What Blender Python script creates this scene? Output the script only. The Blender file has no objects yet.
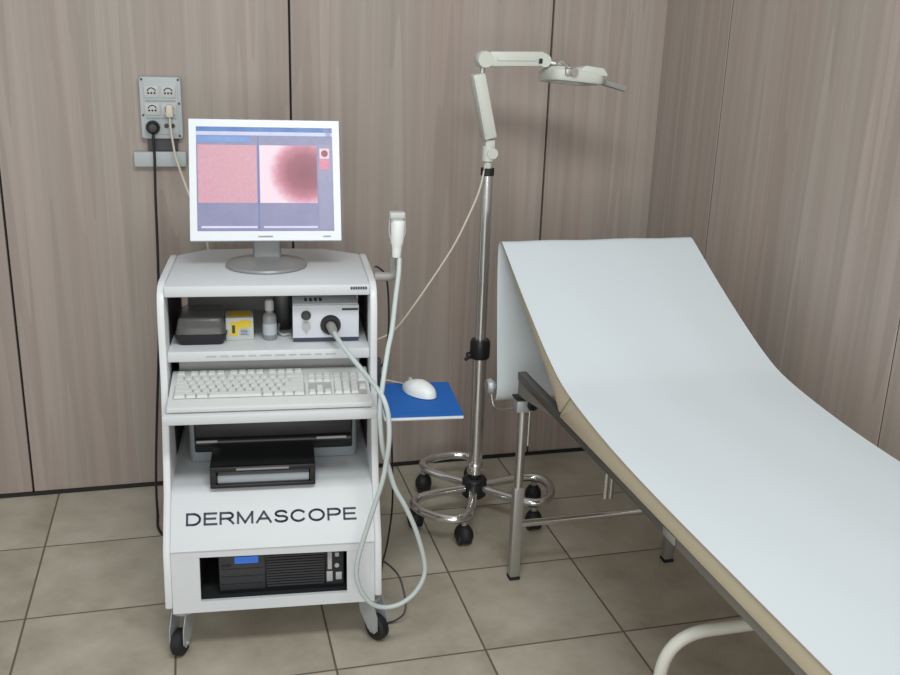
import bpy, bmesh, math, random
from mathutils import Vector, Matrix
random.seed(7)
PI = math.pi
SC = bpy.context.scene
COL = SC.collection

# ------------------------------------------------------------------ materials
def lin(c):
    return tuple((v / 12.92 if v <= .04045 else ((v + .055) / 1.055) ** 2.4) for v in [x / 255 for x in c]) + (1,)

def mat(name, rgb, rough=.5, metal=0.0, var=.06, scale=18, bump=0.0, trans=0.0, alpha=1.0, emit=None, spec=.5, coat=0.0):
    m = bpy.data.materials.new(name); m.use_nodes = True
    nt = m.node_tree; N = nt.nodes; K = nt.links
    b = N['Principled BSDF']
    tc = N.new('ShaderNodeTexCoord'); nz = N.new('ShaderNodeTexNoise')
    nz.inputs['Scale'].default_value = scale; nz.inputs['Detail'].default_value = 4
    K.new(tc.outputs['Object'], nz.inputs['Vector'])
    mx = N.new('ShaderNodeMix'); mx.data_type = 'RGBA'
    c = lin(rgb)
    mx.inputs['A'].default_value = tuple(v * (1 - var) for v in c[:3]) + (1,)
    mx.inputs['B'].default_value = tuple(min(1, v * (1 + var)) for v in c[:3]) + (1,)
    K.new(nz.outputs['Fac'], mx.inputs['Factor'])
    K.new(mx.outputs['Result'], b.inputs['Base Color'])
    b.inputs['Roughness'].default_value = rough
    b.inputs['Metallic'].default_value = metal
    b.inputs['Specular IOR Level'].default_value = spec
    b.inputs['Transmission Weight'].default_value = trans
    b.inputs['Alpha'].default_value = alpha
    b.inputs['Coat Weight'].default_value = coat
    if bump:
        bp = N.new('ShaderNodeBump'); bp.inputs['Strength'].default_value = bump; bp.inputs['Distance'].default_value = .002
        K.new(nz.outputs['Fac'], bp.inputs['Height']); K.new(bp.outputs['Normal'], b.inputs['Normal'])
    if emit:
        K.new(mx.outputs['Result'], b.inputs['Emission Color']); b.inputs['Emission Strength'].default_value = emit
    return m

def math_node(nt, op, a, b=None):
    n = nt.nodes.new('ShaderNodeMath'); n.operation = op
    for i, v in enumerate((a, b)):
        if v is None: continue
        if isinstance(v, (int, float)): n.inputs[i].default_value = v
        else: nt.links.new(v, n.inputs[i])
    return n.outputs[0]

def ramp(nt, fac, stops):
    r = nt.nodes.new('ShaderNodeValToRGB')
    e = r.color_ramp.elements
    while len(e) < len(stops): e.new(.5)
    for k, (p, c) in enumerate(stops):
        e[k].position = p; e[k].color = lin(c)
    nt.links.new(fac, r.inputs[0])
    return r.outputs[0]

def wood_mat():
    m = bpy.data.materials.new('laminate_panel'); m.use_nodes = True
    nt = m.node_tree; N = nt.nodes; K = nt.links; b = N['Principled BSDF']
    tc = N.new('ShaderNodeTexCoord'); sp = N.new('ShaderNodeSeparateXYZ'); K.new(tc.outputs['Object'], sp.inputs[0])
    u = math_node(nt, 'ADD', sp.outputs[0], math_node(nt, 'MULTIPLY', sp.outputs[1], 1.0))
    def layer(su, sv, detail, seed, rough=.55):
        cb = N.new('ShaderNodeCombineXYZ')
        K.new(math_node(nt, 'MULTIPLY', u, su), cb.inputs[0]); K.new(math_node(nt, 'MULTIPLY', sp.outputs[2], sv), cb.inputs[1])
        cb.inputs[2].default_value = seed
        nz = N.new('ShaderNodeTexNoise'); nz.inputs['Scale'].default_value = 1; nz.inputs['Detail'].default_value = detail
        nz.inputs['Roughness'].default_value = rough
        K.new(cb.outputs[0], nz.inputs['Vector']); return nz.outputs['Fac']
    wide = layer(6, .10, 2, 1.3); mid = layer(24, .16, 2, 4.1); fine = layer(140, 1.6, 2, 8.8)
    # printed stave blocks with square ends
    cb = N.new('ShaderNodeCombineXYZ')
    K.new(math_node(nt, 'FLOOR', math_node(nt, 'MULTIPLY', u, 17)), cb.inputs[0])
    K.new(math_node(nt, 'FLOOR', math_node(nt, 'ADD', math_node(nt, 'MULTIPLY', sp.outputs[2], 1.6), math_node(nt, 'MULTIPLY', layer(17, 0, 0, 2.2), 9))), cb.inputs[1])
    wn = N.new('ShaderNodeTexWhiteNoise'); wn.noise_dimensions = '2D'; K.new(cb.outputs[0], wn.inputs['Vector'])
    s = math_node(nt, 'ADD', math_node(nt, 'MULTIPLY', wide, .40), math_node(nt, 'MULTIPLY', mid, .32))
    s = math_node(nt, 'ADD', s, math_node(nt, 'MULTIPLY', fine, .14))
    s = math_node(nt, 'ADD', s, math_node(nt, 'MULTIPLY', wn.outputs['Value'], .14))
    col = ramp(nt, s, [(.28, (147, 137, 129)), (.46, (160, 149, 141)), (.58, (168, 158, 150)), (.76, (178, 169, 162))])
    tint = ramp(nt, layer(10, .35, 3, 6.6), [(.36, (255, 250, 248)), (.64, (250, 253, 250))])
    ml = N.new('ShaderNodeMix'); ml.data_type = 'RGBA'; ml.blend_type = 'MULTIPLY'; ml.inputs['Factor'].default_value = 1
    K.new(col, ml.inputs['A']); K.new(tint, ml.inputs['B']); K.new(ml.outputs['Result'], b.inputs['Base Color'])
    b.inputs['Roughness'].default_value = .48; b.inputs['Specular IOR Level'].default_value = .3
    return m

def tile_mat(x0, y0, T):
    m = bpy.data.materials.new('stoneware_tile'); m.use_nodes = True
    nt = m.node_tree; N = nt.nodes; K = nt.links; b = N['Principled BSDF']
    tc = N.new('ShaderNodeTexCoord'); sp = N.new('ShaderNodeSeparateXYZ'); K.new(tc.outputs['Object'], sp.inputs[0])
    def cell(o, off):
        t = math_node(nt, 'DIVIDE', math_node(nt, 'SUBTRACT', o, off), T)
        f = math_node(nt, 'FRACT', t)
        d = math_node(nt, 'MINIMUM', f, math_node(nt, 'SUBTRACT', 1.0, f))
        return math_node(nt, 'FLOOR', t), d
    ix, dx = cell(sp.outputs[0], x0); iy, dy = cell(sp.outputs[1], y0)
    d = math_node(nt, 'MINIMUM', dx, dy)
    g = N.new('ShaderNodeMapRange'); g.inputs[1].default_value = .005; g.inputs[2].default_value = .0095
    K.new(d, g.inputs[0])
    cb = N.new('ShaderNodeCombineXYZ'); K.new(ix, cb.inputs[0]); K.new(iy, cb.inputs[1])
    wn = N.new('ShaderNodeTexWhiteNoise'); wn.noise_dimensions = '2D'; K.new(cb.outputs[0], wn.inputs['Vector'])
    va = N.new('ShaderNodeVectorMath'); va.operation = 'ADD'
    K.new(tc.outputs['Object'], va.inputs[0])
    sc = N.new('ShaderNodeVectorMath'); sc.operation = 'SCALE'; sc.inputs['Scale'].default_value = 7
    K.new(wn.outputs['Color'], sc.inputs[0]); K.new(sc.outputs[0], va.inputs[1])
    nz = N.new('ShaderNodeTexNoise'); nz.inputs['Scale'].default_value = 5; nz.inputs['Detail'].default_value = 7
    nz.inputs['Roughness'].default_value = .62; K.new(va.outputs[0], nz.inputs['Vector'])
    s = math_node(nt, 'ADD', math_node(nt, 'MULTIPLY', nz.outputs['Fac'], .85), math_node(nt, 'MULTIPLY', wn.outputs['Value'], .12))
    col = ramp(nt, s, [(.30, (156, 149, 132)), (.45, (175, 168, 151)), (.60, (189, 183, 167)), (.8, (199, 194, 180))])
    mx = N.new('ShaderNodeMix'); mx.data_type = 'RGBA'
    mx.inputs['A'].default_value = lin((104, 96, 84)); K.new(col, mx.inputs['B']); K.new(g.outputs[0], mx.inputs['Factor'])
    K.new(mx.outputs['Result'], b.inputs['Base Color'])
    b.inputs['Roughness'].default_value = .42; b.inputs['Specular IOR Level'].default_value = .35
    bp = N.new('ShaderNodeBump'); bp.inputs['Strength'].default_value = .35; bp.inputs['Distance'].default_value = .002
    K.new(g.outputs[0], bp.inputs['Height']); K.new(bp.outputs['Normal'], b.inputs['Normal'])
    return m

def lesion_mat():
    """dark red round spot on pale pink skin, in the part's own coordinates (m)"""
    m = bpy.data.materials.new('screen_lesion'); m.use_nodes = True
    nt = m.node_tree; N = nt.nodes; K = nt.links; b = N['Principled BSDF']
    tc = N.new('ShaderNodeTexCoord'); sp = N.new('ShaderNodeSeparateXYZ'); K.new(tc.outputs['Object'], sp.inputs[0])
    dx = math_node(nt, 'DIVIDE', math_node(nt, 'SUBTRACT', sp.outputs[0], .105), .098)
    dz = math_node(nt, 'DIVIDE', math_node(nt, 'SUBTRACT', sp.outputs[2], .186), .098)
    r = math_node(nt, 'SQRT', math_node(nt, 'ADD', math_node(nt, 'MULTIPLY', dx, dx), math_node(nt, 'MULTIPLY', dz, dz)))
    nz = N.new('ShaderNodeTexNoise'); nz.inputs['Scale'].default_value = 60; nz.inputs['Detail'].default_value = 3
    K.new(tc.outputs['Object'], nz.inputs['Vector'])
    r = math_node(nt, 'ADD', r, math_node(nt, 'MULTIPLY', math_node(nt, 'SUBTRACT', nz.outputs['Fac'], .5), .16))
    col = ramp(nt, r, [(.12, (130, 52, 74)), (.46, (148, 70, 90)), (.70, (188, 112, 132)), (.86, (222, 166, 184)), (1.0, (240, 214, 226))])
    K.new(col, b.inputs['Emission Color']); b.inputs['Emission Strength'].default_value = .95
    b.inputs['Base Color'].default_value = (0, 0, 0, 1); b.inputs['Roughness'].default_value = .4
    return m

def screen_mat(name, a, c, scale=60, s=.95):
    m = bpy.data.materials.new(name); m.use_nodes = True
    nt = m.node_tree; N = nt.nodes; K = nt.links; b = N['Principled BSDF']
    tc = N.new('ShaderNodeTexCoord'); nz = N.new('ShaderNodeTexNoise'); nz.inputs['Scale'].default_value = scale
    nz.inputs['Detail'].default_value = 6; nz.inputs['Roughness'].default_value = .7
    K.new(tc.outputs['Object'], nz.inputs['Vector'])
    K.new(ramp(nt, nz.outputs['Fac'], [(.3, a), (.7, c)]), b.inputs['Emission Color'])
    b.inputs['Emission Strength'].default_value = s
    b.inputs['Base Color'].default_value = (0, 0, 0, 1); b.inputs['Roughness'].default_value = .4
    return m

M = dict(
    white=mat('white_lacquer', (214, 217, 218), .38, var=.02),
    shelfwhite=mat('white_shelf', (205, 209, 211), .42, var=.02),
    greyback=mat('grey_back_panel', (140, 140, 138), .6, var=.04),
    innershade=mat('painted_inner_shade', (34, 35, 37), .7),  # near-black colour standing in for shade inside the cart
    ink=mat('navy_ink', (52, 58, 72), .6),
    black=mat('black_plastic', (26, 27, 29), .4),
    rubber=mat('black_rubber', (24, 24, 26), .6),
    dark=mat('dark_grey_plastic', (52, 53, 56), .45),
    chrome=mat('chrome', (226, 226, 224), .16, .94, var=.03),
    steel=mat('brushed_steel', (172, 170, 164), .36, .6, var=.06),
    railgrey=mat('grey_rail', (140, 137, 130), .42, .4, var=.05),
    raildark=mat('dark_rail', (98, 96, 91), .35, .4, var=.06),
    gusset=mat('grey_gusset', (138, 135, 128), .45, .2, var=.04),
    zinc=mat('zinc', (176, 180, 182), .4, .35),
    silver=mat('silver_plastic', (150, 151, 151), .32, .35, var=.03),
    bezel=mat('monitor_white', (216, 222, 226), .4, var=.01),
    keycase=mat('keyboard_case', (204, 206, 204), .5, var=.02),
    key=mat('key_cap', (206, 208, 204), .5, var=.02),
    keygap=mat('key_bed', (168, 170, 168), .6),
    blue=mat('blue_fabric', (12, 92, 172), .75, var=.06, scale=300),
    bluelabel=mat('blue_label', (58, 118, 220), .5, emit=.12),
    yellow=mat('yellow_print', (212, 184, 36), .5),
    clear=mat('clear_plastic', (200, 206, 206), .15, alpha=.38),
    smoke=mat('smoky_plastic', (112, 112, 110), .2, alpha=.5),
    hose=mat('grey_hose', (186, 196, 194), .45, var=.03),
    hand=mat('handpiece_white', (222, 226, 222), .4, var=.02),
    holder=mat('translucent_grey', (158, 156, 150), .4, alpha=.75),
    ivory=mat('ivory_cable', (206, 198, 180), .5),
    socket=mat('grey_plate', (176, 184, 184), .5, var=.03),
    module=mat('socket_module', (186, 190, 186), .45, var=.03),
    lamp=mat('lamp_ivory', (196, 200, 190), .45, var=.03),
    lens=mat('glass_lens', (150, 140, 128), .08, alpha=.5),
    paper=mat('couch_paper', (202, 210, 213), .85, var=.015, scale=7, bump=.15),
    beige=mat('beige_vinyl', (196, 185, 158), .5, var=.03),
    stool=mat('cream_tube', (206, 206, 196), .4, var=.02),
    red=mat('red_rubber', (120, 28, 24), .7),
    bottle=mat('grey_bottle', (150, 152, 150), .3, alpha=.8),
    cap=mat('bottle_cap', (176, 176, 172), .4),
    printgrey=mat('printer_grey', (142, 150, 154), .45, var=.04),
    port=mat('port_grey', (170, 172, 172), .4),
    sheet=mat('paper_sheet', (170, 178, 182), .7),
    wall=wood_mat(), seam=mat('seam_shadow', (40, 34, 31), .9),
    skirt=mat('dark_plinth', (30, 28, 27), .5),
)
T = .4
M['tile'] = tile_mat(-.5014, 2.9103, T)

# ------------------------------------------------------------------ mesh helpers
def BM(): return bmesh.new()

def obj(name, bm, m, parent=None, smooth=True, angle=38):
    me = bpy.data.meshes.new(name)
    bmesh.ops.recalc_face_normals(bm, faces=bm.faces[:])
    if smooth:
        for f in bm.faces: f.smooth = True
        for e in bm.edges:
            e.smooth = not (len(e.link_faces) == 2 and e.calc_face_angle(0) > math.radians(angle))
    bm.to_mesh(me); bm.free()
    for x in (m if isinstance(m, (list, tuple)) else [m]): me.materials.append(M[x] if isinstance(x, str) else x)
    o = bpy.data.objects.new(name, me); COL.objects.link(o)
    if parent: o.parent = parent
    return o

def thing(name, label, cat, loc=(0, 0, 0), rz=0, group=None):
    o = bpy.data.objects.new(name, None); COL.objects.link(o)
    o.empty_display_size = .05
    o.location = loc; o.rotation_euler = (0, 0, rz)
    o['label'] = label; o['category'] = cat
    if group: o['group'] = group
    return o

def tag(o, label, cat, group=None):
    o['label'] = label; o['category'] = cat
    if group: o['group'] = group
    return o

def struct(o):
    o['kind'] = 'structure'; return o

def merge(dst, src, mi=None):
    me = bpy.data.meshes.new('tmp'); 
    if mi is not None:
        for f in src.faces: f.material_index = mi
    src.to_mesh(me); src.free(); dst.from_mesh(me); bpy.data.meshes.remove(me)
    return dst

def box(bm, c, s, bev=0, seg=2, rot=None, mi=None):
    b = bmesh.new(); bmesh.ops.create_cube(b, size=1)
    bmesh.ops.scale(b, vec=Vector(s), verts=b.verts)
    if bev: bmesh.ops.bevel(b, geom=b.edges[:], offset=min(bev, min(s) * .48), segments=seg, affect='EDGES', profile=.5)
    mt = Matrix.Translation(Vector(c)) @ (rot.to_4x4() if rot else Matrix())
    bmesh.ops.transform(b, matrix=mt, verts=b.verts)
    return merge(bm, b, mi)

def box2(bm, a, b_, bev=0, seg=2, mi=None):
    c = [(p + q) / 2 for p, q in zip(a, b_)]; s = [abs(q - p) for p, q in zip(a, b_)]
    return box(bm, c, s, bev, seg, None, mi)

def spline(pts, n=8, closed=False):
    P = [Vector(p) for p in pts]; out = []
    L = len(P); rng = range(L if closed else L - 1)
    for i in rng:
        if closed: p0, p1, p2, p3 = P[(i - 1) % L], P[i], P[(i + 1) % L], P[(i + 2) % L]
        else:
            p1, p2 = P[i], P[i + 1]
            p0 = P[i - 1] if i else p1 * 2 - p2
            p3 = P[i + 2] if i + 2 < L else p2 * 2 - p1
        for k in range(n):
            t = k / n
            out.append(.5 * ((2 * p1) + (p2 - p0) * t + (2 * p0 - 5 * p1 + 4 * p2 - p3) * t * t + (3 * p1 - p0 - 3 * p2 + p3) * t ** 3))
    if not closed: out.append(P[-1].copy())
    return out

def tube(bm, pts, r, seg=12, closed=False, cap=True, radii=None, mi=None):
    P = [Vector(p) for p in pts]; n = len(P); rings = []
    def tan(i):
        if closed: return (P[(i + 1) % n] - P[(i - 1) % n]).normalized()
        return (P[min(i + 1, n - 1)] - P[max(i - 1, 0)]).normalized()
    t = tan(0); up = Vector((0, 0, 1)) if abs(t.z) < .9 else Vector((1, 0, 0))
    nrm = (up - t * up.dot(t)).normalized()
    for i in range(n):
        t2 = tan(i); nrm = (nrm - t2 * nrm.dot(t2)).normalized(); bn = t2.cross(nrm)
        rr = radii[i] if radii else r
        rings.append([bm.verts.new(P[i] + (nrm * math.cos(a) + bn * math.sin(a)) * rr) for a in [2 * PI * k / seg for k in range(seg)]])
    for i in range(n if closed else n - 1):
        A, B = rings[i], rings[(i + 1) % n]
        off = 0
        if closed and i == n - 1:
            off = min(range(seg), key=lambda o: (A[0].co - B[o].co).length)
        for k in range(seg):
            f = bm.faces.new((A[k], A[(k + 1) % seg], B[(k + 1 + off) % seg], B[(k + off) % seg]))
            if mi is not None: f.material_index = mi
    if cap and not closed:
        for rg in (rings[0], rings[-1]):
            f = bm.faces.new(rg)
            if mi is not None: f.material_index = mi
    return bm

def round_path(pts, rad, n=6, closed=False):
    """polyline with its corners rounded"""
    P = [Vector(p) for p in pts]; out = []
    L = len(P)
    for i in range(L):
        if not closed and i in (0, L - 1): out.append(P[i]); continue
        a, b, c = P[(i - 1) % L], P[i], P[(i + 1) % L]
        d = min(rad, (a - b).length * .49, (c - b).length * .49)
        s, e = b + (a - b).normalized() * d, b + (c - b).normalized() * d
        for k in range(n + 1):
            t = k / n; out.append(s * (1 - t) ** 2 + b * 2 * t * (1 - t) + e * t * t)
    return out

def lathe(bm, prof, seg=24, mt=None, mi=None):
    b = bmesh.new(); rings = []
    for r, z in prof:
        if r < 1e-6: rings.append([b.verts.new((0, 0, z))])
        else: rings.append([b.verts.new((r * math.cos(2 * PI * k / seg), r * math.sin(2 * PI * k / seg), z)) for k in range(seg)])
    for A, B in zip(rings, rings[1:]):
        for k in range(seg):
            q = [A[k % len(A)], A[(k + 1) % len(A)], B[(k + 1) % len(B)], B[k % len(B)]]
            u = []
            for v in q:
                if v not in u: u.append(v)
            if len(u) > 2: b.faces.new(u)
    for rg in (rings[0], rings[-1]):
        if len(rg) > 2: b.faces.new(rg)
    if mt is not None: bmesh.ops.transform(b, matrix=mt, verts=b.verts)
    return merge(bm, b, mi)

def prism(bm, poly, axis, a, b_, bev=0, mi=None):
    """extrude a polygon along an axis; poly in the two remaining axes (x:(y,z), y:(x,z), z:(x,y))"""
    def p3(p, v):
        return {'x': (v, p[0], p[1]), 'y': (p[0], v, p[1]), 'z': (p[0], p[1], v)}[axis]
    b = bmesh.new()
    A = [b.verts.new(p3(p, a)) for p in poly]; B = [b.verts.new(p3(p, b_)) for p in poly]
    n = len(poly)
    b.faces.new(A); b.faces.new(B)
    for i in range(n): b.faces.new((A[i], A[(i + 1) % n], B[(i + 1) % n], B[i]))
    bmesh.ops.recalc_face_normals(b, faces=b.faces[:])
    if bev:
        es = [e for e in b.edges if len(e.link_faces) == 2 and e.calc_face_angle(0) > .5]
        bmesh.ops.bevel(b, geom=es, offset=bev, segments=2, affect='EDGES', profile=.5)
    return merge(bm, b, mi)

AX = lambda d: Vector((0, 0, 1)).rotation_difference(Vector(d).normalized()).to_matrix().to_4x4()
def rodm(p, d): return Matrix.Translation(Vector(p)) @ AX(d)

def rrect(w, h, r, n=5, cx=0, cy=0):
    out = []
    for sx, sy, a0 in ((1, 1, 0), (-1, 1, PI / 2), (-1, -1, PI), (1, -1, 1.5 * PI)):
        for k in range(n + 1):
            a = a0 + PI / 2 * k / n
            out.append((cx + sx * (w / 2 - r) + r * math.cos(a), cy + sy * (h / 2 - r) + r * math.sin(a)))
    return out

def copy_tree(o, parent=None):
    c = o.copy(); COL.objects.link(c)
    if parent: c.parent = parent
    for ch in list(o.children): copy_tree(ch, c)
    return c

# ------------------------------------------------------------------ room
YW, XC, HC = 3.286, 1.644, 2.75
bm = BM(); box2(bm, (-2.6, -1.2, -.05), (XC + .1, YW + .1, 0)); struct(obj('floor', bm, 'tile', smooth=False))
bm = BM()
cuts = [-2.6, -1.487, -.583, .323, 1.221, XC]; g = .0035
for i, (a, b_) in enumerate(zip(cuts, cuts[1:])):
    box2(bm, (a + (g if i else 0), YW, .014), (b_ - (g if b_ < XC - .01 else -.012), YW + .018, HC), .0015, 1, mi=0)
box2(bm, (-2.6, YW + .018, 0), (XC + .1, YW + .06, HC), mi=1)
struct(obj('wall_back', bm, ['wall', 'seam'], smooth=False))
bm = BM()
cy = [(-1.2, -.2, .003), (-.2, .954, .003), (.954, 1.900, .002), (1.900, 2.8455, .0026), (2.8455, YW + .012, 0)]
for k, (a, b_, gg) in enumerate(cy):
    box2(bm, (XC, a + (cy[k - 1][2] if k else 0), .014), (XC + .018, b_ - gg, HC), .001, 1, mi=0)
box2(bm, (XC + .018, -1.2, 0), (XC + .06, YW + .05, HC), mi=1)
for Y in (.954, 1.9, 2.8455): box2(bm, (XC + .0018, Y - .003, .022), (XC + .018, Y + .003, HC), mi=1)
struct(obj('wall_right', bm, ['wall', 'seam'], smooth=False))
bm = BM(); box2(bm, (-2.6, YW - .004, 0), (XC, YW + .019, .014)); struct(obj('baseboard_back', bm, 'skirt', smooth=False))
bm = BM(); box2(bm, (XC - .004, -1.2, 0), (XC + .019, YW - .004, .014)); struct(obj('baseboard_right', bm, 'skirt', smooth=False))

# ------------------------------------------------------------------ the cart
CA = math.radians(-5.0); CO = Vector((.165, 2.215, 0)); CR = Matrix.Rotation(CA, 3, 'Z')
def cw(x, y, z): return tuple(CR @ Vector((x, y, z)) + CO)

XL, XR = -.285, .267
PW = .019                                          # thickness of the side panels
cart = thing('instrument_cart', 'white lacquered instrument trolley with shelves on castors, lettered across its sloping front', 'trolley', CO, CA)
prof = [(0.0, .15), (.018, .305), (.10, .425), (.15, .60), (.172, .70), (.178, .80), (.181, .865), (.187, .90), (.197, .925),
        (.215, .941), (.245, .949), (.30, .9505), (.50, .9505), (.545, .949), (.572, .938), (.585, .91), (.60, .60), (.632, .58), (.632, .15)]
for x in (XL, XR - PW):
    bm = BM(); prism(bm, prof, 'x', x, x + PW, .004); obj('side_panel', bm, 'white', cart)
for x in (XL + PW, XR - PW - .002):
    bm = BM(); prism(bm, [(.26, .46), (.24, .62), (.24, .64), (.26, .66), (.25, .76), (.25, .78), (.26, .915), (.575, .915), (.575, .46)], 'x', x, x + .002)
    obj('inner_shade', bm, 'innershade', cart)  # black sheets that paint the shade on the inner sides
XI0, XI1 = XL + PW, XR - PW                        # -.266 .. .248
# top shelf: the rear corners are cut off and the rear edge swells out
bm = BM()
prism(bm, [(XI0, .19), (XI1, .19), (XI1, .548), (.15, .622), (-.02, .635), (-.19, .622), (XI0, .548)], 'z', .919, .948, .004)
ts = obj('top_shelf', bm, 'shelfwhite', cart)
bm = BM()
for k in range(7): box2(bm, (.198 + k * .0062, .1885, .935), (.198 + k * .0062 + .0046, .1899, .942))
obj('maker_sticker', bm, 'ink', ts)
bm = BM(); box2(bm, (XI0, .19, .748), (XI1, .60, .776), .003)
ms = obj('shelf', bm, 'shelfwhite', cart)
bm = BM()
x = -.17
while x < .16:
    w = random.uniform(.018, .04); box2(bm, (x, .1893, .760), (min(x + w, .165), .1899, .764)); x += w + .009
obj('printed_strip', bm, mat('faint_print', (172, 178, 182), .6), ms)
bm = BM(); box2(bm, (XI0 - .004, .04, .636), (XI1 + .006, .52, .661), .003); obj('keyboard_shelf', bm, 'shelfwhite', cart)
bm = BM(); box2(bm, (XI0 + .02, .568, .44), (XI1 - .02, .576, .917), mi=0); obj('back_panel', bm, 'greyback', cart)
bm = BM(); box2(bm, (XI0 + .020, .262, .6615), (XI1 - .022, .270, .7478)); obj('rear_board', bm, mat('light_grey_board', (176, 178, 176), .5, var=.02), cart)
# printer shelf running on into the sloping front sheet and the lower front with a window cut for the computer
bm = BM()
prism(bm, [(.012, .305), (.105, .418), (.118, .428), (.135, .431), (.60, .431), (.60, .419), (.14, .419), (.128, .417), (.115, .408), (.024, .298)], 'x', XI0, XI1)
fp = obj('printer_shelf', bm, 'shelfwhite', cart)
bm = BM()
W0, W1, Z0, Z1 = -.196, .176, .165, .286
for a, b_ in (((XI0, Z0 - .03), (XI1, Z0)), ((XI0, Z1), (XI1, .306)), ((XI0, Z0), (W0, Z1)), ((W1, Z0), (XI1, Z1))):
    q = [(a[0], a[1]), (b_[0], a[1]), (b_[0], b_[1]), (a[0], b_[1])]
    fy = lambda z: .002 + (z - .15) * (.014 / .155)
    sl = lambda px, pz: pz - (.006 * (px - W0) / (W1 - W0) if abs(pz - Z1) < 1e-6 and W0 - .001 < px < W1 + .001 else (.006 if abs(pz - Z1) < 1e-6 and px > W1 else 0))
    q = [(px, sl(px, pz)) for px, pz in q]
    f = bmesh.new()
    vs = [f.verts.new((px, fy(pz), pz)) for px, pz in q] + [f.verts.new((px, fy(pz) + .010, pz)) for px, pz in q]
    for idx in ((0, 1, 2, 3), (7, 6, 5, 4), (0, 1, 5, 4), (1, 2, 6, 5), (2, 3, 7, 6), (3, 0, 4, 7)): f.faces.new([vs[i] for i in idx])
    merge(bm, f)
fr = obj('front_panel', bm, 'shelfwhite', cart, smooth=False)
bm = BM(); box2(bm, (XI0, .01, .148), (XI1, .61, .160)); obj('floor_plate', bm, 'shelfwhite', cart)
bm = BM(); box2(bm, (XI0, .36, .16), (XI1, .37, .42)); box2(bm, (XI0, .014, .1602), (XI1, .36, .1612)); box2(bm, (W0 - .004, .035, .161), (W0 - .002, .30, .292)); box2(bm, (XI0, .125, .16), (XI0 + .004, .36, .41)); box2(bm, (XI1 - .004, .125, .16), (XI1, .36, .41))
obj('inner_shade', bm, 'innershade', cart)  # black sheets painting in the shade around the computer
# lettering on the sloping sheet: plain wide capitals drawn as strokes
def arc(cx, cy_, rx, ry, a, b_, n=14): return [(cx + rx * math.cos(math.radians(a + (b_ - a) * k / n)), cy_ + ry * math.sin(math.radians(a + (b_ - a) * k / n))) for k in range(n + 1)]
GL = {
 'D': (.80, [[(0, 0), (0, 1), (.36, 1)] + arc(.36, .5, .44, .5, 90, -90) + [(0, 0)]]),
 'E': (.70, [[(.72, 1), (0, 1), (0, 0), (.74, 0)], [(0, .52), (.66, .52)]]),
 'R': (.80, [[(0, 0), (0, 1), (.50, 1)] + arc(.50, .735, .26, .265, 90, -90) + [(0, .47)], [(.42, .47), (.60, .30), (.80, 0)]]),
 'M': (.90, [[(0, 0), (0, 1), (.45, .05), (.90, 1), (.90, 0)]]),
 'A': (.88, [[(0, 0), (.44, 1), (.88, 0)], [(.15, .34), (.73, .34)]]),
 'S': (.74, [arc(.37, .745, .34, .255, 20, 180) + arc(.30, .745, .27, .23, 180, 262)[1:] + arc(.40, .27, .34, .245, 82, 0)[1:] + arc(.37, .26, .37, .26, 0, -165)]),
 'C': (.86, [arc(.44, .5, .44, .5, 38, 322, 22)]),
 'O': (.92, [arc(.46, .5, .46, .5, 0, 360, 28)]),
 'P': (.74, [[(0, 0), (0, 1), (.48, 1)] + arc(.48, .73, .27, .27, 90, -90) + [(0, .46)]]),
}
def ribbon(bm, pts, w, place):
    for (ax, ay), (bx, by) in zip(pts, pts[1:]):
        L_ = math.hypot(bx - ax, by - ay)
        if L_ < 1e-6: continue
        dx, dy = (bx - ax) / L_, (by - ay) / L_; e = w * .42
        q = [(ax - dx * e - dy * w / 2, ay - dy * e + dx * w / 2), (bx + dx * e - dy * w / 2, by + dy * e + dx * w / 2), (bx + dx * e + dy * w / 2, by + dy * e - dx * w / 2), (ax - dx * e + dy * w / 2, ay - dy * e - dx * w / 2)]
        lo_ = [bm.verts.new(place(x, y, 0)) for x, y in q]; hi_ = [bm.verts.new(place(x, y, .0008)) for x, y in q]
        bm.faces.new(hi_)
        for k in range(4): bm.faces.new((lo_[k], lo_[(k + 1) % 4], hi_[(k + 1) % 4], hi_[k]))
slope = math.atan2(.113, .093); n_ = Vector((0, -math.sin(slope), math.cos(slope)))
word = 'DERMASCOPE'; tot = sum(GL[c][0] for c in word) + .30 * (len(word) - 1)
un = .426 / tot; hh = .0275; x = -.226
bm = BM()
for c in word:
    wd, strokes = GL[c]
    for st_ in strokes:
        def place(u, v, d, x=x):
            return Vector((x + u * un, .0535 + (v * hh - .012 * x - .012 * u * un) * math.cos(slope), .3546 + (v * hh - .012 * x - .012 * u * un) * math.sin(slope))) + n_ * (.0006 + d)
        # same stroke width both ways although the letters are stretched sideways
        pts = [(p[0], p[1]) for p in st_]
        sc_ = hh / un
        ribbon(bm, [(p[0], p[1] * sc_) for p in pts], .0056 / un, lambda u, v, d, sc_=sc_: place(u, v / sc_, d))
    x += (wd + .30) * un
obj('lettering', bm, 'ink', fp, smooth=False)
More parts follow.
